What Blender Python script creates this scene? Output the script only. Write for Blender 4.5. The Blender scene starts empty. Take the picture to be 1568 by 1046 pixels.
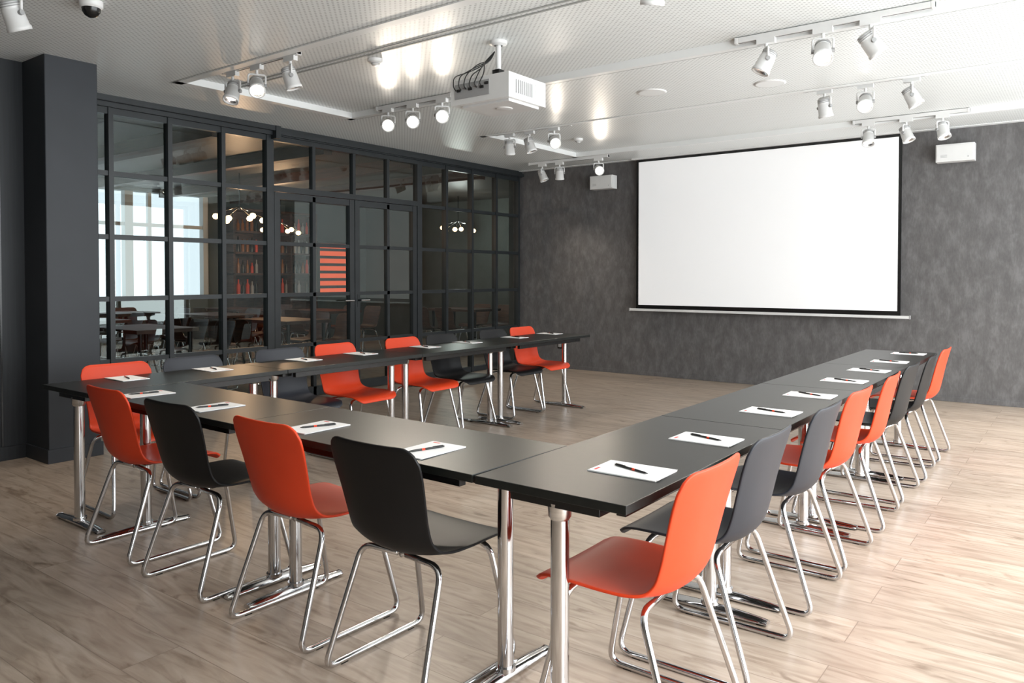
import bpy, math, random
from mathutils import Vector, Matrix
random.seed(7)
S = bpy.context.scene
COL = S.collection

# ------------------------------------------------------------------ materials
def mat(name, color=(.5,.5,.5), rough=.5, metal=0.0, emis=None, estr=0.0, spec=.5, coat=0.0):
    m = bpy.data.materials.new(name); m.use_nodes = True
    b = m.node_tree.nodes['Principled BSDF']
    b.inputs['Base Color'].default_value = (*color,1)
    b.inputs['Roughness'].default_value = rough
    b.inputs['Metallic'].default_value = metal
    b.inputs['Specular IOR Level'].default_value = spec
    b.inputs['Coat Weight'].default_value = coat
    if emis:
        b.inputs['Emission Color'].default_value = (*emis,1)
        b.inputs['Emission Strength'].default_value = estr
    return m
def nd(m, t, **kw):
    n = m.node_tree.nodes.new(t)
    for k,v in kw.items(): setattr(n,k,v)
    return n
def lk(m,a,b): m.node_tree.links.new(a,b)
def ramp(m, fac, stops):
    r = nd(m,'ShaderNodeValToRGB')
    cr = r.color_ramp
    while len(cr.elements)<len(stops): cr.elements.new(.5)
    for e,(p,c) in zip(cr.elements,stops):
        e.position=p; e.color=(*c,1)
    lk(m,fac,r.inputs['Fac']); return r.outputs['Color']
def noisy(m, c1, c2, scale=(1,1,1), ns=5, detail=6, lo=.35, hi=.65, bump=0.0):
    tc = nd(m,'ShaderNodeTexCoord'); mp = nd(m,'ShaderNodeMapping')
    mp.inputs['Scale'].default_value = scale
    lk(m,tc.outputs['Object'],mp.inputs['Vector'])
    n = nd(m,'ShaderNodeTexNoise'); n.inputs['Scale'].default_value=ns; n.inputs['Detail'].default_value=detail
    lk(m,mp.outputs[0],n.inputs['Vector'])
    c = ramp(m,n.outputs['Fac'],[(lo,c1),(hi,c2)])
    b = m.node_tree.nodes['Principled BSDF']
    lk(m,c,b.inputs['Base Color'])
    if bump:
        bp = nd(m,'ShaderNodeBump'); bp.inputs['Strength'].default_value=bump; bp.inputs['Distance'].default_value=.01
        lk(m,n.outputs['Fac'],bp.inputs['Height']); lk(m,bp.outputs[0],b.inputs['Normal'])
    return m

def wood_floor():
    m = mat('oak_planks', rough=.38)
    b = m.node_tree.nodes['Principled BSDF']
    tc = nd(m,'ShaderNodeTexCoord')
    br = nd(m,'ShaderNodeTexBrick')
    br.offset=.37; br.offset_frequency=2
    br.inputs['Scale'].default_value=1.0
    br.inputs['Brick Width'].default_value=1.9
    br.inputs['Row Height'].default_value=.21
    br.inputs['Mortar Size'].default_value=.002
    br.inputs['Mortar Smooth'].default_value=.3
    br.inputs['Color1'].default_value=(.0,.0,.0,1); br.inputs['Color2'].default_value=(1,1,1,1)
    br.inputs['Mortar'].default_value=(.5,.5,.5,1)
    lk(m,tc.outputs['Object'],br.inputs['Vector'])
    sep = nd(m,'ShaderNodeVectorMath',operation='MULTIPLY_ADD')
    lk(m,br.outputs['Color'],sep.inputs[0]); sep.inputs[1].default_value=(7,9,3)
    lk(m,tc.outputs['Object'],sep.inputs[2])
    mp = nd(m,'ShaderNodeMapping'); mp.inputs['Scale'].default_value=(1.5,11,1)
    lk(m,sep.outputs[0],mp.inputs['Vector'])
    n1 = nd(m,'ShaderNodeTexNoise'); n1.inputs['Scale'].default_value=1.6; n1.inputs['Detail'].default_value=8; n1.inputs['Distortion'].default_value=1.5
    lk(m,mp.outputs[0],n1.inputs['Vector'])
    mp2 = nd(m,'ShaderNodeMapping'); mp2.inputs['Scale'].default_value=(2.2,5.5,1)
    lk(m,sep.outputs[0],mp2.inputs['Vector'])
    n2 = nd(m,'ShaderNodeTexNoise'); n2.inputs['Scale'].default_value=1.5; n2.inputs['Detail'].default_value=5; n2.inputs['Distortion'].default_value=2.0
    lk(m,mp2.outputs[0],n2.inputs['Vector'])
    cA = ramp(m,n1.outputs['Fac'],[(.28,(.26,.20,.155)),(.5,(.385,.315,.255)),(.72,(.46,.39,.33))])
    cB = ramp(m,n2.outputs['Fac'],[(.28,(.50,.44,.39)),(.40,(.93,.92,.90)),(.8,(1.05,1.05,1.05))])
    mx = nd(m,'ShaderNodeMix',data_type='RGBA',blend_type='MULTIPLY'); mx.inputs[0].default_value=.8
    lk(m,cA,mx.inputs[6]); lk(m,cB,mx.inputs[7])
    tone = ramp(m,br.outputs['Color'],[(0,(.89,.88,.87)),(1,(1.07,1.06,1.05))])
    mx2 = nd(m,'ShaderNodeMix',data_type='RGBA',blend_type='MULTIPLY'); mx2.inputs[0].default_value=1
    lk(m,mx.outputs[2],mx2.inputs[6]); lk(m,tone,mx2.inputs[7])
    mx3 = nd(m,'ShaderNodeMix',data_type='RGBA'); 
    lk(m,br.outputs['Fac'],mx3.inputs[0]); lk(m,mx2.outputs[2],mx3.inputs[6]); mx3.inputs[7].default_value=(.22,.17,.13,1)
    lk(m,mx3.outputs[2],b.inputs['Base Color'])
    bp = nd(m,'ShaderNodeBump'); bp.inputs['Strength'].default_value=.10; bp.inputs['Distance'].default_value=.004
    lk(m,n1.outputs['Fac'],bp.inputs['Height']); lk(m,bp.outputs[0],b.inputs['Normal'])
    return m

def perforated():
    m = mat('perforated_ceiling', rough=.40, spec=.40)
    b = m.node_tree.nodes['Principled BSDF']
    tc = nd(m,'ShaderNodeTexCoord')
    mp = nd(m,'ShaderNodeMapping'); mp.inputs['Scale'].default_value=(34,34,34); mp.inputs['Rotation'].default_value=(0,0,math.radians(45))
    lk(m,tc.outputs['Object'],mp.inputs['Vector'])
    fr = nd(m,'ShaderNodeVectorMath',operation='FRACTION'); lk(m,mp.outputs[0],fr.inputs[0])
    sb = nd(m,'ShaderNodeVectorMath',operation='SUBTRACT'); lk(m,fr.outputs[0],sb.inputs[0]); sb.inputs[1].default_value=(.5,.5,0)
    ml = nd(m,'ShaderNodeVectorMath',operation='MULTIPLY'); lk(m,sb.outputs[0],ml.inputs[0]); ml.inputs[1].default_value=(1,1,0)
    ln = nd(m,'ShaderNodeVectorMath',operation='LENGTH'); lk(m,ml.outputs[0],ln.inputs[0])
    c = ramp(m,ln.outputs['Value'],[(.19,(.54,.555,.55)),(.29,(.86,.885,.875))])
    lk(m,c,b.inputs['Base Color'])
    return m

def glass(name,tint,gc,base,edge):
    m = bpy.data.materials.new(name); m.use_nodes=True
    nt=m.node_tree; nt.nodes.clear()
    o=nd(m,'ShaderNodeOutputMaterial'); mx=nd(m,'ShaderNodeMixShader'); t=nd(m,'ShaderNodeBsdfTransparent'); g=nd(m,'ShaderNodeBsdfGlossy')
    t.inputs[0].default_value=(*tint,1); g.inputs['Roughness'].default_value=.0
    g.inputs[0].default_value=(*gc,1)
    f=nd(m,'ShaderNodeLayerWeight'); f.inputs[0].default_value=.5
    p=nd(m,'ShaderNodeMath',operation='POWER'); p.inputs[1].default_value=3
    q=nd(m,'ShaderNodeMath',operation='MULTIPLY_ADD'); q.inputs[1].default_value=edge; q.inputs[2].default_value=base
    lk(m,f.outputs['Facing'],p.inputs[0]); lk(m,p.outputs[0],q.inputs[0])
    lk(m,q.outputs[0],mx.inputs[0]); lk(m,t.outputs[0],mx.inputs[1]); lk(m,g.outputs[0],mx.inputs[2]); lk(m,mx.outputs[0],o.inputs[0])
    return m

def wallpaper():
    m = mat('grey_mottled_wallpaper', rough=.6)
    b = m.node_tree.nodes['Principled BSDF']
    tc = nd(m,'ShaderNodeTexCoord')
    mp = nd(m,'ShaderNodeMapping'); mp.inputs['Scale'].default_value=(2.6,1,1.3); lk(m,tc.outputs['Object'],mp.inputs['Vector'])
    n1=nd(m,'ShaderNodeTexNoise'); n1.inputs['Scale'].default_value=4.2; n1.inputs['Detail'].default_value=6; n1.inputs['Roughness'].default_value=.6; n1.inputs['Distortion'].default_value=.3
    lk(m,mp.outputs[0],n1.inputs['Vector'])
    mp2 = nd(m,'ShaderNodeMapping'); mp2.inputs['Scale'].default_value=(30,1,9); lk(m,tc.outputs['Object'],mp2.inputs['Vector'])
    n2=nd(m,'ShaderNodeTexNoise'); n2.inputs['Scale'].default_value=2.5; n2.inputs['Detail'].default_value=4
    lk(m,mp2.outputs[0],n2.inputs['Vector'])
    ad=nd(m,'ShaderNodeMath',operation='MULTIPLY_ADD'); lk(m,n2.outputs['Fac'],ad.inputs[0]); ad.inputs[1].default_value=.42; lk(m,n1.outputs['Fac'],ad.inputs[2])
    c=ramp(m,ad.outputs[0],[(.52,(.095,.091,.091)),(.70,(.120,.115,.115)),(.90,(.160,.155,.156))])
    lk(m,c,b.inputs['Base Color'])
    bp = nd(m,'ShaderNodeBump'); bp.inputs['Strength'].default_value=.12; bp.inputs['Distance'].default_value=.004
    lk(m,n2.outputs['Fac'],bp.inputs['Height']); lk(m,bp.outputs[0],b.inputs['Normal'])
    return m

FLOOR=wood_floor(); PERF=perforated(); WALLP=wallpaper()
GLASS=glass('tinted_glass',(.66,.71,.70),(.80,.92,.90),.07,1.1)
DIMPANE=glass('dimming_glass',(.17,.185,.195),(.5,.5,.5),.04,.5)  # pane added to dim the daylight from the lounge window
WHITE_CEIL=mat('ceiling_white',(.86,.875,.87),.4)
GROOVE=mat('groove_dark',(.12,.12,.12),.6)
GROOVEL=mat('groove_grey',(.38,.39,.38),.6)
FRAME=noisy(mat('dark_metal_frame',rough=.42),(.017,.021,.023),(.021,.025,.028),ns=8)
COLM=noisy(mat('dark_blue_grey_paint',rough=.55),(.021,.025,.031),(.025,.029,.036),ns=3)
PANEL=noisy(mat('dark_veneer',rough=.5),(.008,.010,.013),(.014,.017,.021),scale=(20,20,.6),ns=3)
TABLE=noisy(mat('black_tabletop',rough=.36,spec=.38),(.0075,.009,.008),(.010,.0115,.0105),ns=40)
CHROME=noisy(mat('chrome',rough=.12,metal=1.0),(.62,.62,.63),(.68,.68,.69),ns=10)
STEEL=noisy(mat('brushed_steel',rough=.25,metal=1.0),(.62,.62,.62),(.72,.72,.72),scale=(1,1,30),ns=10)
RED=noisy(mat('red_plastic',rough=.44,spec=.32),(.64,.050,.012),(.68,.056,.015),ns=6)
SLATE=noisy(mat('slate_plastic',rough=.45,spec=.4),(.019,.021,.028),(.023,.025,.033),ns=6)
BLACK=noisy(mat('black_plastic',rough=.45,spec=.30),(.005,.005,.0055),(.0065,.0065,.0075),ns=6)
BLKGL=mat('black_gloss',(.01,.01,.01),.25)
PAPER=noisy(mat('white_paper',rough=.7),(.80,.80,.80),(.84,.84,.84),ns=9)
INK=mat('paper_logo_red',(.6,.05,.04),.6)
WPL=noisy(mat('white_plastic',rough=.35),(.74,.74,.73),(.78,.78,.77),ns=6)
GREYP=mat('grey_plastic',(.35,.35,.35),.45)
REFL=mat('lamp_reflector',(.75,.75,.75),.2,metal=.9)
LAMP=mat('lamp_emitter',(1,1,1),.3,emis=(1,.90,.76),estr=24)
LAMPOFF=mat('lamp_lens_dim',(.8,.8,.78),.2,emis=(1,.92,.82),estr=1.2)
PEND=mat('added_pendant_bulb',(1,.9,.7),.3,emis=(1,.62,.30),estr=10)
REDGLOW=mat('red_reflection_glow',(.7,.1,.03),.4,emis=(1,.13,.04),estr=.9)  # made-up glow standing in for a red reflection in the door glass
SCREEN=mat('screen_fabric_glow',(.84,.84,.845),.8,emis=(1,1,1),estr=.26)  # slight emission added to brighten the white fabric, which is no light source
WDARK=noisy(mat('brown_wood',rough=.5),(.045,.02,.012),(.09,.04,.024),scale=(2,2,14),ns=3)
BEYW=noisy(mat('lounge_wall_paint',rough=.6),(.07,.085,.08),(.09,.105,.10),ns=2)
BEYC=mat('lounge_ceiling_paint',(.06,.052,.045),.5)
WALLW=mat('wall_white_paint',(.62,.62,.60),.6)
WALLF=mat('wall_taupe_paint',(.20,.185,.17),.6)
BOT=mat('bottle_amber',(.25,.09,.02),.15)

# ------------------------------------------------------------------ mesh builder
class MB:
    def __init__(s): s.v=[]; s.f=[]; s.mi=[]; s.sm=[]; s.mats=[]
    def m(s,mt):
        if mt not in s.mats: s.mats.append(mt)
        return s.mats.index(mt)
    def add(s,vs,fs,mt,smooth=False,M=None):
        o=len(s.v); k=s.m(mt)
        for p in vs:
            p=Vector(p)
            if M is not None: p=M@p
            s.v.append(p)
        for f in fs: s.f.append([i+o for i in f]); s.mi.append(k); s.sm.append(smooth)
    def box(s,c,d,mt,M=None):
        x,y,z=c; a,b,h=d[0]/2,d[1]/2,d[2]/2
        vs=[(x+i*a,y+j*b,z+k*h) for i in(-1,1) for j in(-1,1) for k in(-1,1)]
        s.add(vs,[(0,1,3,2),(4,6,7,5),(0,4,5,1),(2,3,7,6),(0,2,6,4),(1,5,7,3)],mt,False,M)
    def bb(s,a,b,mt,M=None):
        s.box([(a[i]+b[i])/2 for i in range(3)],[abs(b[i]-a[i]) for i in range(3)],mt,M)
    def pane(s,x,y0,y1,z0,z1,mt):
        s.add([(x,y0,z0),(x,y1,z0),(x,y1,z1),(x,y0,z1)],[(0,1,2,3)],mt)
    def lathe(s,p0,axis,prof,mt,seg=20,M=None,smooth=True):
        p0=Vector(p0); ax=Vector(axis).normalized()
        u=ax.orthogonal().normalized(); w=ax.cross(u)
        vs=[];fs=[]
        for (t,r) in prof:
            for i in range(seg):
                a=2*math.pi*i/seg
                vs.append(p0+ax*t+(u*math.cos(a)+w*math.sin(a))*max(r,1e-5))
        for j in range(len(prof)-1):
            for i in range(seg):
                i2=(i+1)%seg
                fs.append((j*seg+i,j*seg+i2,(j+1)*seg+i2,(j+1)*seg+i))
        s.add(vs,fs,mt,smooth,M)
    def cyl(s,p0,p1,r,mt,seg=16,M=None):
        p0=Vector(p0);p1=Vector(p1);L=(p1-p0).length
        s.lathe(p0,p1-p0,[(0,r),(L,r)],mt,seg,M,True)
        s.lathe(p0,p1-p0,[(0,0),(0,r)],mt,seg,M,False)
        s.lathe(p0,p1-p0,[(L,r),(L,0)],mt,seg,M,False)
    def tube(s,pts,r,mt,seg=10,M=None):
        pts=[Vector(p) for p in pts]; n=len(pts)
        T=[]
        for i in range(n):
            a=pts[max(i-1,0)];b=pts[min(i+1,n-1)]; T.append((b-a).normalized())
        u=T[0].orthogonal().normalized(); vs=[];fs=[]
        for i in range(n):
            u=(u-T[i]*u.dot(T[i])).normalized(); w=T[i].cross(u)
            for k in range(seg):
                a=2*math.pi*k/seg; vs.append(pts[i]+(u*math.cos(a)+w*math.sin(a))*r)
        for i in range(n-1):
            for k in range(seg):
                k2=(k+1)%seg; fs.append((i*seg+k,i*seg+k2,(i+1)*seg+k2,(i+1)*seg+k))
        fs.append(tuple(range(seg))[::-1]); fs.append(tuple((n-1)*seg+k for k in range(seg)))
        s.add(vs,fs,mt,True,M)
    def mesh(s,name):
        me=bpy.data.meshes.new(name); me.from_pydata(s.v,[],s.f)
        for mt in s.mats: me.materials.append(mt)
        for p,k,sm in zip(me.polygons,s.mi,s.sm): p.material_index=k; p.use_smooth=sm
        me.update(); return me
    def obj(s,name,loc=(0,0,0),rot=0,parent=None,bevel=0):
        return place(s.mesh(name),name,loc,rot,parent,bevel)
def place(me,name,loc=(0,0,0),rot=0,parent=None,bevel=0):
    o=bpy.data.objects.new(name,me); COL.objects.link(o)
    o.location=loc; o.rotation_euler=(0,0,rot)
    if parent: o.parent=parent
    if bevel:
        b=o.modifiers.new('bevel','BEVEL'); b.width=bevel; b.segments=2; b.limit_method='ANGLE'; b.angle_limit=math.radians(50)
    return o
def empty(name,loc=(0,0,0),rot=0):
    e=bpy.data.objects.new(name,None); COL.objects.link(e); e.location=loc; e.rotation_euler=(0,0,rot); e.empty_display_size=.1
    return e
def fillet(pts,rad,n=6):
    pts=[Vector(p) for p in pts]; out=[pts[0]]
    for i in range(1,len(pts)-1):
        a,b,c=pts[i-1],pts[i],pts[i+1]
        r=rad[i] if isinstance(rad,(list,tuple)) else rad
        d1=(a-b);d2=(c-b); r=min(r,d1.length*.48,d2.length*.48)
        p=b+d1.normalized()*r;q=b+d2.normalized()*r
        for k in range(n+1):
            t=k/n; out.append(p*(1-t)**2+b*2*t*(1-t)+q*t*t)
    out.append(pts[-1]); return out

# ------------------------------------------------------------------ room dims
XL=-6.89; XR=1.45; YB=9.31; YF=-2.6; ZC=2.89
b=MB(); b.bb((-13.4,YF-.2,-.1),(XR+.2,12.2,0),FLOOR); b.obj('floor')
b=MB(); b.bb((XL-.1,YB,0),(XR+.2,YB+.15,3.05),WALLP); b.obj('wall_back')
b=MB(); b.bb((XL+.05,YB-.012,0),(XR,YB,.05),WALLP); b.obj('baseboard_back',bevel=.003)
b=MB()
WZ0=.06; WZ1=2.8
b.bb((XR,YF,0),(XR+.2,YB,WZ0),WALLW); b.bb((XR,YF,WZ1),(XR+.2,YB,3.05),WALLW)
ys=[-2.6,.0,2.8,3.0,5.8,6.0,8.9,9.31]
for i in range(0,len(ys)-1,2): b.bb((XR,ys[i],WZ0),(XR+.2,ys[i+1],WZ1),WALLW)
b.obj('wall_right')
for n,i in enumerate(range(1,len(ys)-1,2)):
    w=MB(); a,c=ys[i],ys[i+1]
    for yy in (a+.03,(a+c)/2,c-.03): w.bb((XR+.06,yy-.03,WZ0),(XR+.13,yy+.03,WZ1),FRAME)
    for zz in (WZ0+.03,WZ1-.03): w.bb((XR+.06,a,zz-.03),(XR+.13,c,zz+.03),FRAME)
    w.obj('window_%d'%(n+1))
b=MB(); b.bb((XL,YF-.2,0),(XR+.2,YF,3.05),WALLF); b.obj('wall_front')
b=MB(); b.bb((-6.45,YF,0),(-6.25,2.36,3.0),PANEL)
for y in (2.20,1.6,.9,.2,-.5,-1.2): b.bb((-6.25,y-.006,.09),(-6.243,y+.006,2.89),BLKGL)
b.obj('wall_left')
b=MB(); b.bb((-6.95,2.36,0),(-5.88,2.72,3.0),COLM); b.obj('wall_left_column',bevel=.006)
b=MB(); b.bb((-6.95,2.348,0),(-5.868,2.732,.1),COLM); b.bb((-6.25,YF,0),(-6.236,2.348,.1),PANEL); b.obj('baseboard_left',bevel=.003)

# ceiling
b=MB()
def lo(x0,y0,x1,y1): b.bb((x0,y0,ZC),(x1,y1,ZC+.05),PERF)
b.bb((XL-.1,YF-.2,ZC+.05),(XR+.2,YB,ZC+.15),PERF)
lo(XL-.1,YF,XR,3.40); lo(XL-.1,3.40,-5.85,5.14); lo(XL-.1,5.14,XR,6.72); lo(XL-.1,6.72,-5.4,8.55); lo(XL-.1,8.55,XR,YB)
b.obj('ceiling')
b=MB()
for (x0,y0,x1,y1) in [(-5.95,3.33,XR,3.405),(-5.95,5.135,XR,5.19),(-5.93,3.33,-5.845,5.20),
                      (-5.5,6.67,XR,6.725),(-5.5,8.545,XR,8.60),(-5.48,6.67,-5.395,8.61),(XL,9.22,XR,YB)]:
    b.bb((x0,y0,ZC-.006),(x1,y1,ZC+.055),WHITE_CEIL)
b.obj('trim_1',bevel=.002)
b=MB()
for y in (3.80,3.86):
    b.bb((-5.84,y,ZC+.044),(XR,y+.016,ZC+.0505),GROOVEL)
for y in (5.21,3.315,6.65,8.61):
    b.bb((-5.95 if y<6 else -5.5,y,ZC-.001),(XR,y+.006,ZC+.004),GROOVEL)
b.obj('trim_2')

# ------------------------------------------------------------------ glass partition
MY=[2.74,3.28,3.82,4.37,4.91,5.48,6.06,6.60,7.14,7.66,8.19,8.73,9.27]
RZ=[.04,.58,1.13,1.675,2.23,2.78]
b=MB()
t=.021
thick={4:.042,8:.042}
for i,y in enumerate(MY):
    if i in (5,6,7):
        b.bb((XL-.03,y-t,2.28),(XL+.03,y+t,2.75),FRAME)
    else:
        w=thick.get(i,t); b.bb((XL-.04,y-w,0),(XL+.04,y+w,2.80),FRAME)
for j_,z in enumerate(RZ):
    w=.021 if 0<j_<5 else .035
    for (a,c) in ((2.74,4.87),(7.18,9.27)): b.bb((XL-.028,a,z-w),(XL+.028,c,z+w),FRAME)
for z in (2.25,2.78): b.bb((XL-.04,4.95,z-.03),(XL+.04,7.10,z+.03),FRAME)
b.bb((XL-.06,2.72,2.80),(XL+.07,YB,ZC+.02),FRAME)
b.bb((XL+.07,2.72,2.84),(XL+.12,4.95,ZC),FRAME)
b.bb((XL+.07,4.99,2.81),(XL+.10,YB,2.85),FRAME)
b.bb((XL+.02,4.92,2.76),(XL+.13,4.98,2.89),FRAME)
for i in range(12):
    for k in range(5):
        if 4<=i<8 and k<4: continue
        b.pane(XL,MY[i]+.015,MY[i+1]-.015,RZ[k]+.015,RZ[k+1]-.015,GLASS)
b.obj('window_5')
for n,(a,c) in enumerate(((4.96,6.055),(6.065,7.09))):
    d=MB(); mid=MY[5] if n==0 else MY[7]
    for y in (a+.035,c-.035): d.bb((XL-.025,y-.035,.01),(XL+.035,y+.035,2.215),FRAME)
    for z,w in ((.06,.05),(.58,.02),(1.13,.02),(1.675,.02),(2.18,.035)): d.bb((XL-.025,a,z-w),(XL+.03,c,z+w),FRAME)
    d.bb((XL-.02,mid-.02,.01),(XL+.03,mid+.02,2.2),FRAME)
    d.pane(XL,a+.03,c-.03,.06,2.19,GLASS)
    hy=c-.05 if n==0 else a+.05
    d.cyl((XL+.03,hy,1.05),(XL+.085,hy,1.05),.012,FRAME)
    d.cyl((XL+.08,hy,1.05),(XL+.08,hy+(-.13 if n==0 else .13),1.05),.010,STEEL)
    d.bb((XL+.03,hy-.02,.97),(XL+.038,hy+.02,1.12),FRAME)
    d.obj('door_%d'%(n+1))

# ------------------------------------------------------------------ lounge beyond the glass
b=MB()
x=-13.2
b.bb((x-.2,-1,0),(x,12,.95),BEYW); b.bb((x-.2,-1,2.80),(x,12,3.0),BEYW)
for (a,c) in ((-1,3.3),(8.1,12)): b.bb((x-.2,a,.95),(x,c,2.80),BEYW)
b.bb((x-.2,-1.2,0),(XL-.1,-1,3.0),BEYW); b.bb((x-.2,12,0),(XL-.1,12.2,3.0),BEYW)
b.bb((XL-.3,9.46,0),(XL-.1,12,3.0),BEYW)
b.obj('wall_lounge')
b=MB()
for y in (3.33,4.9,6.62,8.07): b.bb((x-.15,y-.07,.95),(x-.02,y+.07,2.80),WALLW)
for y in (7.0,): b.bb((x-.12,y-.03,.95),(x-.05,y+.03,2.80),WALLW)
b.bb((x-.12,3.3,2.2),(x-.04,8.1,2.26),WALLW)
b.pane(x-.16,3.3,8.1,.95,2.80,DIMPANE)
b.obj('window_7')
b=MB(); b.bb((x-.2,-1.2,2.86),(XL-.11,12.2,2.98),BEYC)
for y in (3,4.4,5.8,7.2,8.6): b.bb((x,y-.06,2.72),(XL-.12,y+.06,2.86),WDARK)
b.obj('ceiling_lounge')

# ------------------------------------------------------------------ chair
def interp(P,s):
    n=len(P); i=max(0,min(int(s),n-2)); t=s-i
    p0=P[max(i-1,0)];p1=P[i];p2=P[i+1];p3=P[min(i+2,n-1)]
    r=[]
    for a,b_,c,d in zip(p0,p1,p2,p3):
        r.append(.5*((2*b_)+(-a+c)*t+(2*a-5*b_+4*c-d)*t*t+(-a+3*b_-3*c+d)*t**3))
    return r
def chair_shell(mt,name):
    P=[(.243,.402,.190,.0),(.232,.424,.200,.002),(.19,.440,.208,.006),(.10,.438,.214,.013),(.0,.430,.214,.02),
       (-.09,.426,.208,.027),(-.150,.437,.198,.034),(-.188,.475,.190,.037),(-.207,.54,.189,.034),(-.222,.62,.196,.029),(-.240,.71,.205,.023),(-.263,.805,.203,.017)]
    NF=240
    fine=[interp(P,i/NF*(len(P)-1)) for i in range(NF+1)]
    L=[0]
    for i in range(NF): L.append(L[-1]+math.hypot(fine[i+1][0]-fine[i][0],fine[i+1][1]-fine[i][1]))
    tot=L[-1]
    def at(s):
        s=max(0,min(tot,s)); lo_,hi_=0,NF
        while hi_-lo_>1:
            m_=(lo_+hi_)//2
            if L[m_]<=s: lo_=m_
            else: hi_=m_
        f=(s-L[lo_])/max(1e-9,L[hi_]-L[lo_])
        return [p*(1-f)+q*f for p,q in zip(fine[lo_],fine[hi_])]
    NR=44; NC=22; vs=[];fs=[]
    for i in range(NR+1):
        for k in range(NC+1):
            q=math.sin((-1+2*k/NC)*math.pi/2)*.35+(-1+2*k/NC)*.65
            def cut(w,R):
                ex=max(0,(abs(q)*w-(w-R))/R); return R*(1-math.sqrt(max(0,1-min(ex,1)**2)))
            c0=cut(.2,.055); c1=cut(.2,.06)
            s=c0+(tot-c0-c1)*i/NR
            y,z,w,lift=at(s); a=at(s-.01); c=at(s+.01)
            ty,tz=c[0]-a[0],c[1]-a[1]; l=math.hypot(ty,tz); ty/=l;tz/=l
            ny,nz=tz,-ty
            lf=lift*abs(q)**2.2
            vs.append((q*w,y+ny*lf,z+nz*lf))
    for i in range(NR):
        for k in range(NC):
            o=i*(NC+1)+k; fs.append((o,o+1,o+NC+2,o+NC+1))
    b=MB(); b.add(vs,fs,mt,True); return b.mesh(name)
def chair_frame():
    b=MB()
    for sx in (-1,1):
        p=[(sx*.02,-.105,.408),(sx*.185,-.115,.406),(sx*.222,-.252,.0105),(sx*.222,.222,.0105),(sx*.180,.130,.414),(sx*.02,.118,.416)]
        b.tube(fillet(p,[0,.05,.05,.05,.05,0]),.0105,CHROME,12)
        for y in (-.17,.15): b.box((sx*.222,y,.004),(.016,.03,.008),BLKGL)
    b.tube([(0,-.11,.408),(0,.12,.416)],.012,CHROME,8)
    b.box((0,0,.418),(.12,.16,.014),BLKGL)
    return b.mesh('sled_frame')
SH={'r':chair_shell(RED,'shell_red'),'s':chair_shell(SLATE,'shell_slate'),'b':chair_shell(BLACK,'shell_black'),'w':chair_shell(WDARK,'shell_brown')}
FR=chair_frame()
def chair(x,y,rot,c,name='chair'):
    e=empty(name,(x,y,0),rot)
    s=place(SH[c],'shell',parent=e)
    so=s.modifiers.new('sol','SOLIDIFY'); so.thickness=.009; so.offset=0
    bv=s.modifiers.new('bev','BEVEL'); bv.width=.003; bv.segments=2; bv.limit_method='ANGLE'; bv.angle_limit=math.radians(55)
    place(FR,'sled_frame',parent=e)
j=lambda a: random.uniform(-a,a)
for x,y,c in ((-1.82,1.915,'b'),(-2.41,1.935,'r'),(-3.09,1.945,'b'),(-3.71,1.98,'r')):
    chair(x,y,j(.03),c)
for y,c in zip((2.07,2.60,3.29,3.85,4.52,5.13,5.75,6.38),'rssrrbbr'):
    chair(-1.09+j(.01),y,math.pi/2+j(.04),c)
for y,c in zip((2.25,2.75,3.43,3.95,4.68,5.16,5.90,6.40),'rssrrbbr'):
    chair(-4.455+j(.01),y,-math.pi/2+j(.04),c)

# ------------------------------------------------------------------ tables
ZT=.74
def table(L,W):
    b=MB()
    b.box((0,0,ZT-.0125),(L,W,.025),TABLE)
    b.box((0,W/2-.07,ZT-.045),(L-.2,.03,.04),BLKGL); b.box((0,-W/2+.07,ZT-.045),(L-.2,.03,.04),BLKGL)
    for s in (-1,1):
        x=s*(L/2-.075)
        b.cyl((x,0,.03),(x,0,ZT-.05),.0265,CHROME,24)
        b.box((x,0,ZT-.045),(.07,.30,.03),BLKGL)
        b.lathe((x,0,ZT-.1),(0,0,1),[(0,.0265),(.01,.033),(.05,.036)],STEEL,20)
        hw=W/2-.02; n=12; vs=[];fs=[]
        prof=[(-.024,.006),(-.026,.014),(-.016,.030),(0,.034),(.016,.030),(.026,.014),(.024,.006)]
        for i in range(n+1):
            yy=-hw+2*hw*i/n; q=abs(yy)/hw; sc=1-.45*q**2; wsc=1-.2*q**4
            for (px,pz) in prof: vs.append((x+px*wsc,yy,.006+(pz-.006)*sc))
        m_=len(prof)
        for i in range(n):
            for k in range(m_-1):
                o=i*m_+k; fs.append((o,o+1,o+m_+1,o+m_))
            fs.append((i*m_,(i+1)*m_,(i+1)*m_+m_-1,i*m_+m_-1))
        fs.append(tuple(range(m_))); fs.append(tuple(n*m_+k for k in range(m_))[::-1])
        b.add(vs,fs,CHROME,True)
        for q in (-1,1): b.cyl((x,q*(hw-.03),0),(x,q*(hw-.03),.012),.018,BLKGL,12)
        b.cyl((x,0,.03),(x,0,.045),.034,CHROME,20)
    return b
WR=.505
tr=table(1.232,WR).mesh('conference_table')
for i in range(4): place(tr,'conference_table',(-1.20,1.742+1.235*(i+.5),0),math.pi/2,bevel=.002)
tc_=table(1.285,WR).mesh('conference_table')
ang=math.radians(-1.3)
for xx in (-1.457-.6435,-1.457-.6435*3):
    place(tc_,'conference_table',(xx,1.742+WR/2+(-1.457-xx)*math.tan(-ang)+.003,0),ang,bevel=.002)
tl=table(1.217,.52).mesh('conference_table')
for i in range(4): place(tl,'conference_table',(-4.305,1.80+1.22*(i+.5),0),math.pi/2,bevel=.002)

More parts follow.
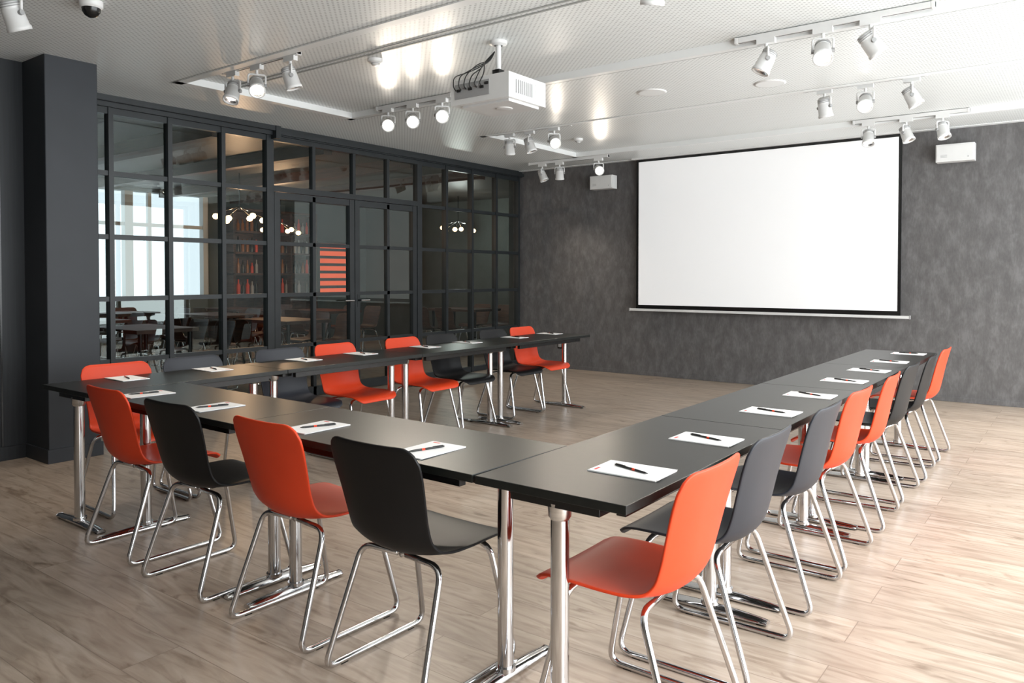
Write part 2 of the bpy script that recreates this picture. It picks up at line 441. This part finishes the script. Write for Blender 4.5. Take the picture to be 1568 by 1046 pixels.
# notepads + pens
def pad():
    b=MB()
    b.box((0,0,.0015),(.150,.225,.003),PAPER)
    M=Matrix.Translation((.003,-.002,.0034))@Matrix.Rotation(.03,4,'Z')
    b.box((0,0,0),(.150,.225,.0008),PAPER,M)
    b.box((-.045,.095,.0041),(.03,.008,.0004),INK)
    return b.mesh('notepad')
def pen():
    b=MB(); r=.0037
    b.lathe((0,-.07,.0),(0,1,0),[(0,0),(0,.0010),(.014,.0032),(.052,r)],BLKGL,12)
    b.lathe((0,-.018,.0),(0,1,0),[(0,r*1.02),(.012,r*1.02)],RED,12)
    b.lathe((0,-.006,.0),(0,1,0),[(0,r),(.071,r*.95),(.076,.0024),(.076,0)],BLKGL,12)
    b.box((.0,.045,.0043),(.0025,.04,.0013),BLKGL)
    return b.mesh('pen')
PD=pad(); PN=pen()
def setpad(x,y,rot):
    r=rot+j(.05)
    place(PD,'notepad',(x,y,ZT+.0003),r)
    place(PN,'pen',(x+j(.01),y+j(.01),ZT+.0003+.0038+.0038),r-.35+j(.15))
for y in (2.07,2.63,3.33,3.91,4.57,5.16,5.78,6.46): setpad(-1.105,y,math.pi/2)
for x,y in ((-1.79,1.90),(-2.41,1.925),(-3.15,1.95),(-3.76,1.96)): setpad(x,y,0)
for y in (2.20,2.74,3.44,3.97,4.68,5.22,5.92,6.52): setpad(-4.43,y,-math.pi/2)

# ------------------------------------------------------------------ projection screen
b=MB()
y=9.20; x0,x1,z0,z1=-4.86,-1.655,.90,2.875
b.bb((x0,y,z0),(x1,y+.004,z1),BLKGL)
b.bb((x0+.035,y-.003,z0+.05),(x1-.035,y,z1-.035),SCREEN)
b.bb((x0-.09,y-.02,z0-.03),(x1+.09,y+.02,z0),WPL)
b.bb((x0-.05,y-.05,2.872),(x1+.05,y+.06,2.90),WPL)
for xx in (x0-.09,x1+.09): b.box((xx,y,z0-.015),(.012,.044,.040),GREYP)
b.obj('projection_screen',bevel=.002)

for x in (-5.36,-1.15):
    b=MB()
    b.box((0,0,0),(.35,.13,.18),WPL); b.box((0,-.068,0),(.33,.008,.155),WPL)
    b.box((0,.085,-.02),(.06,.08,.10),GREYP)
    for k in range(3): b.box((-.10,-.0725,-.045+k*.012),(.06,.002,.003),GREYP)
    b.lathe((.12,-.0725,-.05),(0,-1,0),[(0,.006),(.003,0)],GREYP,10)
    b.obj('wall_speaker',(x,9.19,2.61),bevel=.008)
b=MB(); b.box((0,0,0),(.16,.012,.09),BLKGL); b.box((-.04,-.008,0),(.05,.006,.05),GREYP); b.box((.04,-.008,0),(.05,.006,.05),GREYP)
b.obj('power_outlet',(-6.1,YB-.006,.33),bevel=.002)

# ------------------------------------------------------------------ projector
b=MB()
px,py,pz=-3.275,4.19,2.575
b.box((px,py,pz),(.50,.42,.165),WPL)
b.box((px+.02,py,pz-.09),(.40,.34,.018),WPL)
b.box((px-.06,py-.212,pz+.005),(.30,.006,.10),GREYP)
for k,(dx,c) in enumerate(((-.17,BLKGL),(-.12,GREYP),(-.07,BLKGL),(-.02,GREYP),(.03,BLKGL),(.07,BLKGL))):
    b.box((px+dx,py-.218,pz+.01+.02*(k%2)),(.03,.012,.018),c)
for k in range(9): b.box((px+.252,py-.13+k*.022,pz),(.004,.010,.09),GREYP)
b.box((px+.252,py+.13,pz),(.004,.10,.10),WPL)
b.lathe((px-.08,py+.20,pz),(0,1,0),[(0,.07),(.05,.065),(.06,.055),(.045,.045),(.045,0)],BLKGL,24)
b.lathe((px+.05,py,pz-.098),(0,0,-1),[(0,.06),(.006,.055),(.006,0)],WPL,24)
mx_=px+.0
b.box((mx_,py,pz+.10),(.22,.20,.015),STEEL)
for sx in (-1,1):
    for sy in (-1,1): b.tube(fillet([(mx_,py,pz+.12),(mx_+sx*.09,py+sy*.07,pz+.125),(mx_+sx*.13,py+sy*.11,pz+.082)],.03),.007,STEEL,8)
b.cyl((mx_,py,pz+.09),(mx_,py,ZC+.03),.019,WPL,20)
b.lathe((mx_,py,ZC+.05),(0,0,-1),[(0,.06),(.02,.06),(.03,.03)],WPL,24)
b.box((mx_,py,pz+.145),(.06,.06,.05),BLKGL)
for k in range(6):
    sx=px-.19+k*.045
    pts=[(mx_-.015,py-.02,ZC-.02),(mx_-.03-.01*k,py-.05,ZC-.09),(px-.10+.02*k,py-.15,pz+.15+.02*(k%3)),(sx,py-.25+.01*k,pz+.10),(sx,py-.25,pz+.03),(sx,py-.222,pz+.01)]
    b.tube(fillet(pts,.08,8),.0038,BLKGL,8)
b.obj('projector',bevel=.006)

# ------------------------------------------------------------------ track lights
def track(xa,xb,y,zt,heads,name='track_spotlight'):
    e=empty(name,(0,0,0))
    b=MB(); b.bb((xa,y-.018,zt-.035),(xb,y+.018,zt),WPL)
    for x in (xa+.01,xb-.01): b.box((x,y,zt-.018),(.02,.042,.04),WPL)
    b.bb((xa+.02,y-.004,zt-.037),(xb-.02,y+.004,zt-.034),GROOVE)
    b.obj('rail',parent=e,bevel=.002)
    for n,(x,d,lit) in enumerate(heads):
        d=Vector(d).normalized()
        h=MB(); zc=zt-.18; c=Vector((x,y,zc))
        h.box((x,y,zt-.052),(.12,.036,.036),WPL)
        h.cyl((x,y,zt-.068),(x,y,zt-.10),.011,WPL,12)
        ax=d.cross(Vector((0,0,1)))
        if ax.length<.05: ax=Vector((1,0,0))
        ax.normalize()
        yk=[c+ax*.062,c+ax*.062+Vector((0,0,.08)),c-ax*.062+Vector((0,0,.08)),c-ax*.062]
        h.tube(fillet(yk,.02,5),.0075,WPL,8)
        for s in (-1,1): h.cyl(c+ax*.046*s,c+ax*.070*s,.014,GREYP,12)
        k_=1.12
        st=c-d*.065*k_
        sc=lambda pr:[(a*k_,r*k_) for a,r in pr]
        h.lathe(st,d,sc([(0,0),(0,.030),(.012,.040),(.035,.044),(.04,.041),(.045,.046),(.12,.050),(.125,.054),(.142,.054),(.142,.047),(.115,.040)]),WPL,24)
        for q in (.006,.016,.026): h.lathe(st,d,sc([(q,.0415),(q+.003,.0455),(q+.006,.0435)]),GREYP,24)
        h.lathe(st,d,sc([(.135,.0465),(.118,.032),(.112,.030)]),REFL,24)
        h.lathe(st,d,sc([(.120,.036),(.122,.0)]),LAMP if lit>=.8 else LAMPOFF,24,smooth=False)
        h.obj('spot_head_%d'%(n+1),parent=e)
        if lit:
            L=bpy.data.lights.new('spot_lamp','SPOT'); L.energy=42*lit; L.color=(1,.88,.74); L.spot_size=math.radians(85); L.spot_blend=1; L.shadow_soft_size=.035
            o=bpy.data.objects.new('spot_lamp_%d'%(n+1),L); COL.objects.link(o); o.parent=e
            o.location=c+d*.11; o.rotation_euler=d.to_track_quat('-Z','Y').to_euler()
track(-5.42,-4.50,3.47,ZC+.045,[(-5.31,(.15,-.3,-.8),.7),(-5.0,(.55,-.35,-.6),1),(-4.6,(.15,.25,-.9),.7)])
track(-5.45,-4.50,5.10,ZC+.045,[(-5.30,(.62,-.6,-.28),1),(-4.98,(.6,-.6,-.35),1),(-4.62,(.6,-.62,-.3),1)])
track(-5.35,-4.35,6.79,ZC+.045,[(-5.15,(-.1,.2,-.9),.7),(-4.88,(.25,.1,-.9),.7),(-4.56,(.6,-.6,-.4),1)])
track(-6.2,-4.95,8.62,ZC-.005,[(-5.98,(.3,.1,-.8),.7),(-5.7,(-.1,.2,-.9),.7),(-5.10,(.55,-.65,-.3),1)])
track(-1.95,-.75,5.10,ZC+.045,[(-1.74,(-.35,-.2,-.8),.7),(-1.38,(.15,-.55,-.6),1),(-1.10,(.45,.25,-.7),.7)])
track(-2.02,-1.05,6.79,ZC+.045,[(-1.82,(.1,.2,-.9),.5),(-1.50,(.1,-.65,-.5),1),(-1.16,(.4,.1,-.8),.5)])
track(-2.0,-.95,8.52,ZC+.045,[(-1.85,(.1,-.4,-.8),.4),(-1.50,(.3,-.1,-.8),.4),(-1.18,(.2,-.2,-.8),.4)])
track(-1.95,-.75,3.47,ZC+.045,[(-1.74,(-.2,.2,-.8),.7),(-1.38,(.1,.2,-.8),.7),(-1.0,(.3,.2,-.8),.7)])
track(-5.3,-4.4,1.68,ZC,[(-4.55,(-.1,.4,-.9),.7),(-5.0,(-.2,.3,-.9),.7)])
b=MB(); b.lathe((0,0,0),(0,0,-1),[(0,.062),(.03,.062),(.035,.055),(.04,.05)],WPL,28); b.lathe((0,0,-.038),(0,0,-1),[(0,.05),(.02,.047),(.04,.034),(.052,.015),(.054,0)],BLKGL,28); b.obj('dome_camera',(-4.56,2.08,ZC))
for (x,y,z) in ((-4.27,3.98,ZC+.05),(-4.83,7.7,ZC+.05)):
    b=MB(); b.lathe((0,0,0),(0,0,-1),[(0,.055),(.018,.055),(.026,.045),(.03,.03),(.045,.026),(.048,0)],WPL,24); b.lathe((0,0,-.03),(0,0,-1),[(0,.032),(.006,.032)],GREYP,24); b.obj('smoke_detector',(x,y,z))
for (x,y) in ((-3.0,5.95),(-2.1,6.25)):
    b=MB(); b.lathe((0,0,0),(0,0,-1),[(0,.125),(.008,.12),(.010,.108)],WPL,32); b.lathe((0,0,-.0095),(0,0,-1),[(0,.108),(.0015,0)],WHITE_CEIL,32); b.obj('ceiling_speaker',(x,y,ZC))

# ------------------------------------------------------------------ lounge furniture
def ltable():
    b=MB(); b.box((0,0,.74),(1.1,.7,.04),WDARK)
    for sx in(-1,1):
        for sy in(-1,1): b.lathe((sx*.48,sy*.28,0),(0,0,1),[(0,.016),(.72,.026)],BLKGL,8)
    return b.mesh('dining_table')
LT=ltable()
for (x,y) in ((-8.5,4.4),(-8.6,6.35),(-10.6,4.7),(-10.6,6.6),(-10.4,8.5),(-12.2,6.0),(-12.2,8.0),(-8.9,10.4)):
    place(LT,'dining_table',(x,y,0),.0)
    for sx in(-1,1):
        for k in (-.28,.28): chair(x+k,y+sx*.62,0 if sx<0 else math.pi,'w','dining_chair')
for (x,y,z) in ((-9.2,6.1,2.72),(-11.3,8.3,2.72),(-9.3,10.7,2.80)):  # chandeliers added; the farthest one brightens the view through the right panes
    b=MB()
    b.lathe((0,0,0),(0,0,-1),[(0,.008),(.5,.008)],BLKGL,8)
    for k in range(6):
        a=k*math.pi/3; c=Vector((.30*math.cos(a),.30*math.sin(a),-.55-.04*(k%2)))
        b.tube([Vector((0,0,-.45)),c],.007,BLKGL,8); b.lathe(c,(0,0,-1),[(0,.0),(.01,.03),(.04,.045),(.07,.03),(.08,0)],PEND,12)
    b.obj('added_chandelier',(x,y,z))
    L=bpy.data.lights.new('added_lounge_glow','POINT'); L.energy=40; L.color=(1,.6,.35) if y<10 else (.9,.95,.9); L.shadow_soft_size=.04  # point lights added to brighten the lounge
    o=bpy.data.objects.new('added_lounge_glow',L); COL.objects.link(o); o.location=(x,y,z-.62)
b=MB()  # shelf and bottles added in place of brown reflections in the glass
b.bb((-13.18,8.35,0),(-13.12,10.3,2.6),WDARK)
for z in (.0,.95,1.35,1.75,2.15,2.57): b.bb((-13.12,8.35,z),(-12.80,10.3,z+.04),WDARK)
for y in (8.35,9.0,9.64,10.26): b.bb((-13.12,y,0),(-12.80,y+.04,2.6),WDARK)
for z in (1.39,1.79,2.19,.99):
    y=8.45
    while y<10.2:
        h=random.uniform(.2,.3); r=random.uniform(.028,.038)
        if random.random()<.8 : b.lathe((-12.95,y,z),(0,0,1),[(0,r),(h*.6,r),(h*.75,r*.4),(h,r*.4),(h,0)],random.choice([BOT,BLKGL,RED,GREYP]),10)
        y+=.10
b.obj('reflection_shelf')
b=MB(); b.box((0,0,0),(.04,.8,1.15),BLKGL)  # added panel, its glowing stripes imitate a red reflection
for k in range(7): b.box((.027,0,-.48+k*.16),(.012,.70,.10),REDGLOW)
b.obj('red_reflection_panel',(-13.17,11.0,1.5))

# ------------------------------------------------------------------ world / light
w=bpy.data.worlds.new('World'); S.world=w; w.use_nodes=True
bg=w.node_tree.nodes['Background']; bg.inputs[0].default_value=(.93,.975,1,1); bg.inputs[1].default_value=7.8
for n,i in enumerate(range(1,len(ys)-1,2)):
    L=bpy.data.lights.new('portal','AREA'); L.shape='RECTANGLE'; L.size=ys[i+1]-ys[i]; L.size_y=WZ1-WZ0; L.cycles.is_portal=True
    o=bpy.data.objects.new('window_portal_%d'%n,L); COL.objects.link(o); o.location=(XR+.15,(ys[i]+ys[i+1])/2,(WZ0+WZ1)/2); o.rotation_euler=(math.pi/2,0,math.pi/2)
L=bpy.data.lights.new('hazy_sun','SUN'); L.energy=5.5; L.angle=math.radians(35); L.color=(1,.98,.95)
o=bpy.data.objects.new('hazy_sun',L); COL.objects.link(o); o.rotation_euler=Vector((-1,.10,-.95)).to_track_quat('-Z','Y').to_euler()

# ------------------------------------------------------------------ camera
cd=bpy.data.cameras.new('camera'); cam=bpy.data.objects.new('camera',cd); COL.objects.link(cam); S.camera=cam
cd.sensor_width=36; cd.lens=1179/1568*36
tilt=math.radians(1.2)
cd.shift_y=-(100-1179*math.tan(tilt))/1568
cd.clip_start=.05
cam.location=(0,0,1.33)
cam.rotation_euler=(math.pi/2-tilt,0,math.radians(37))
S.view_settings.view_transform='Standard'
S.view_settings.exposure=0.0
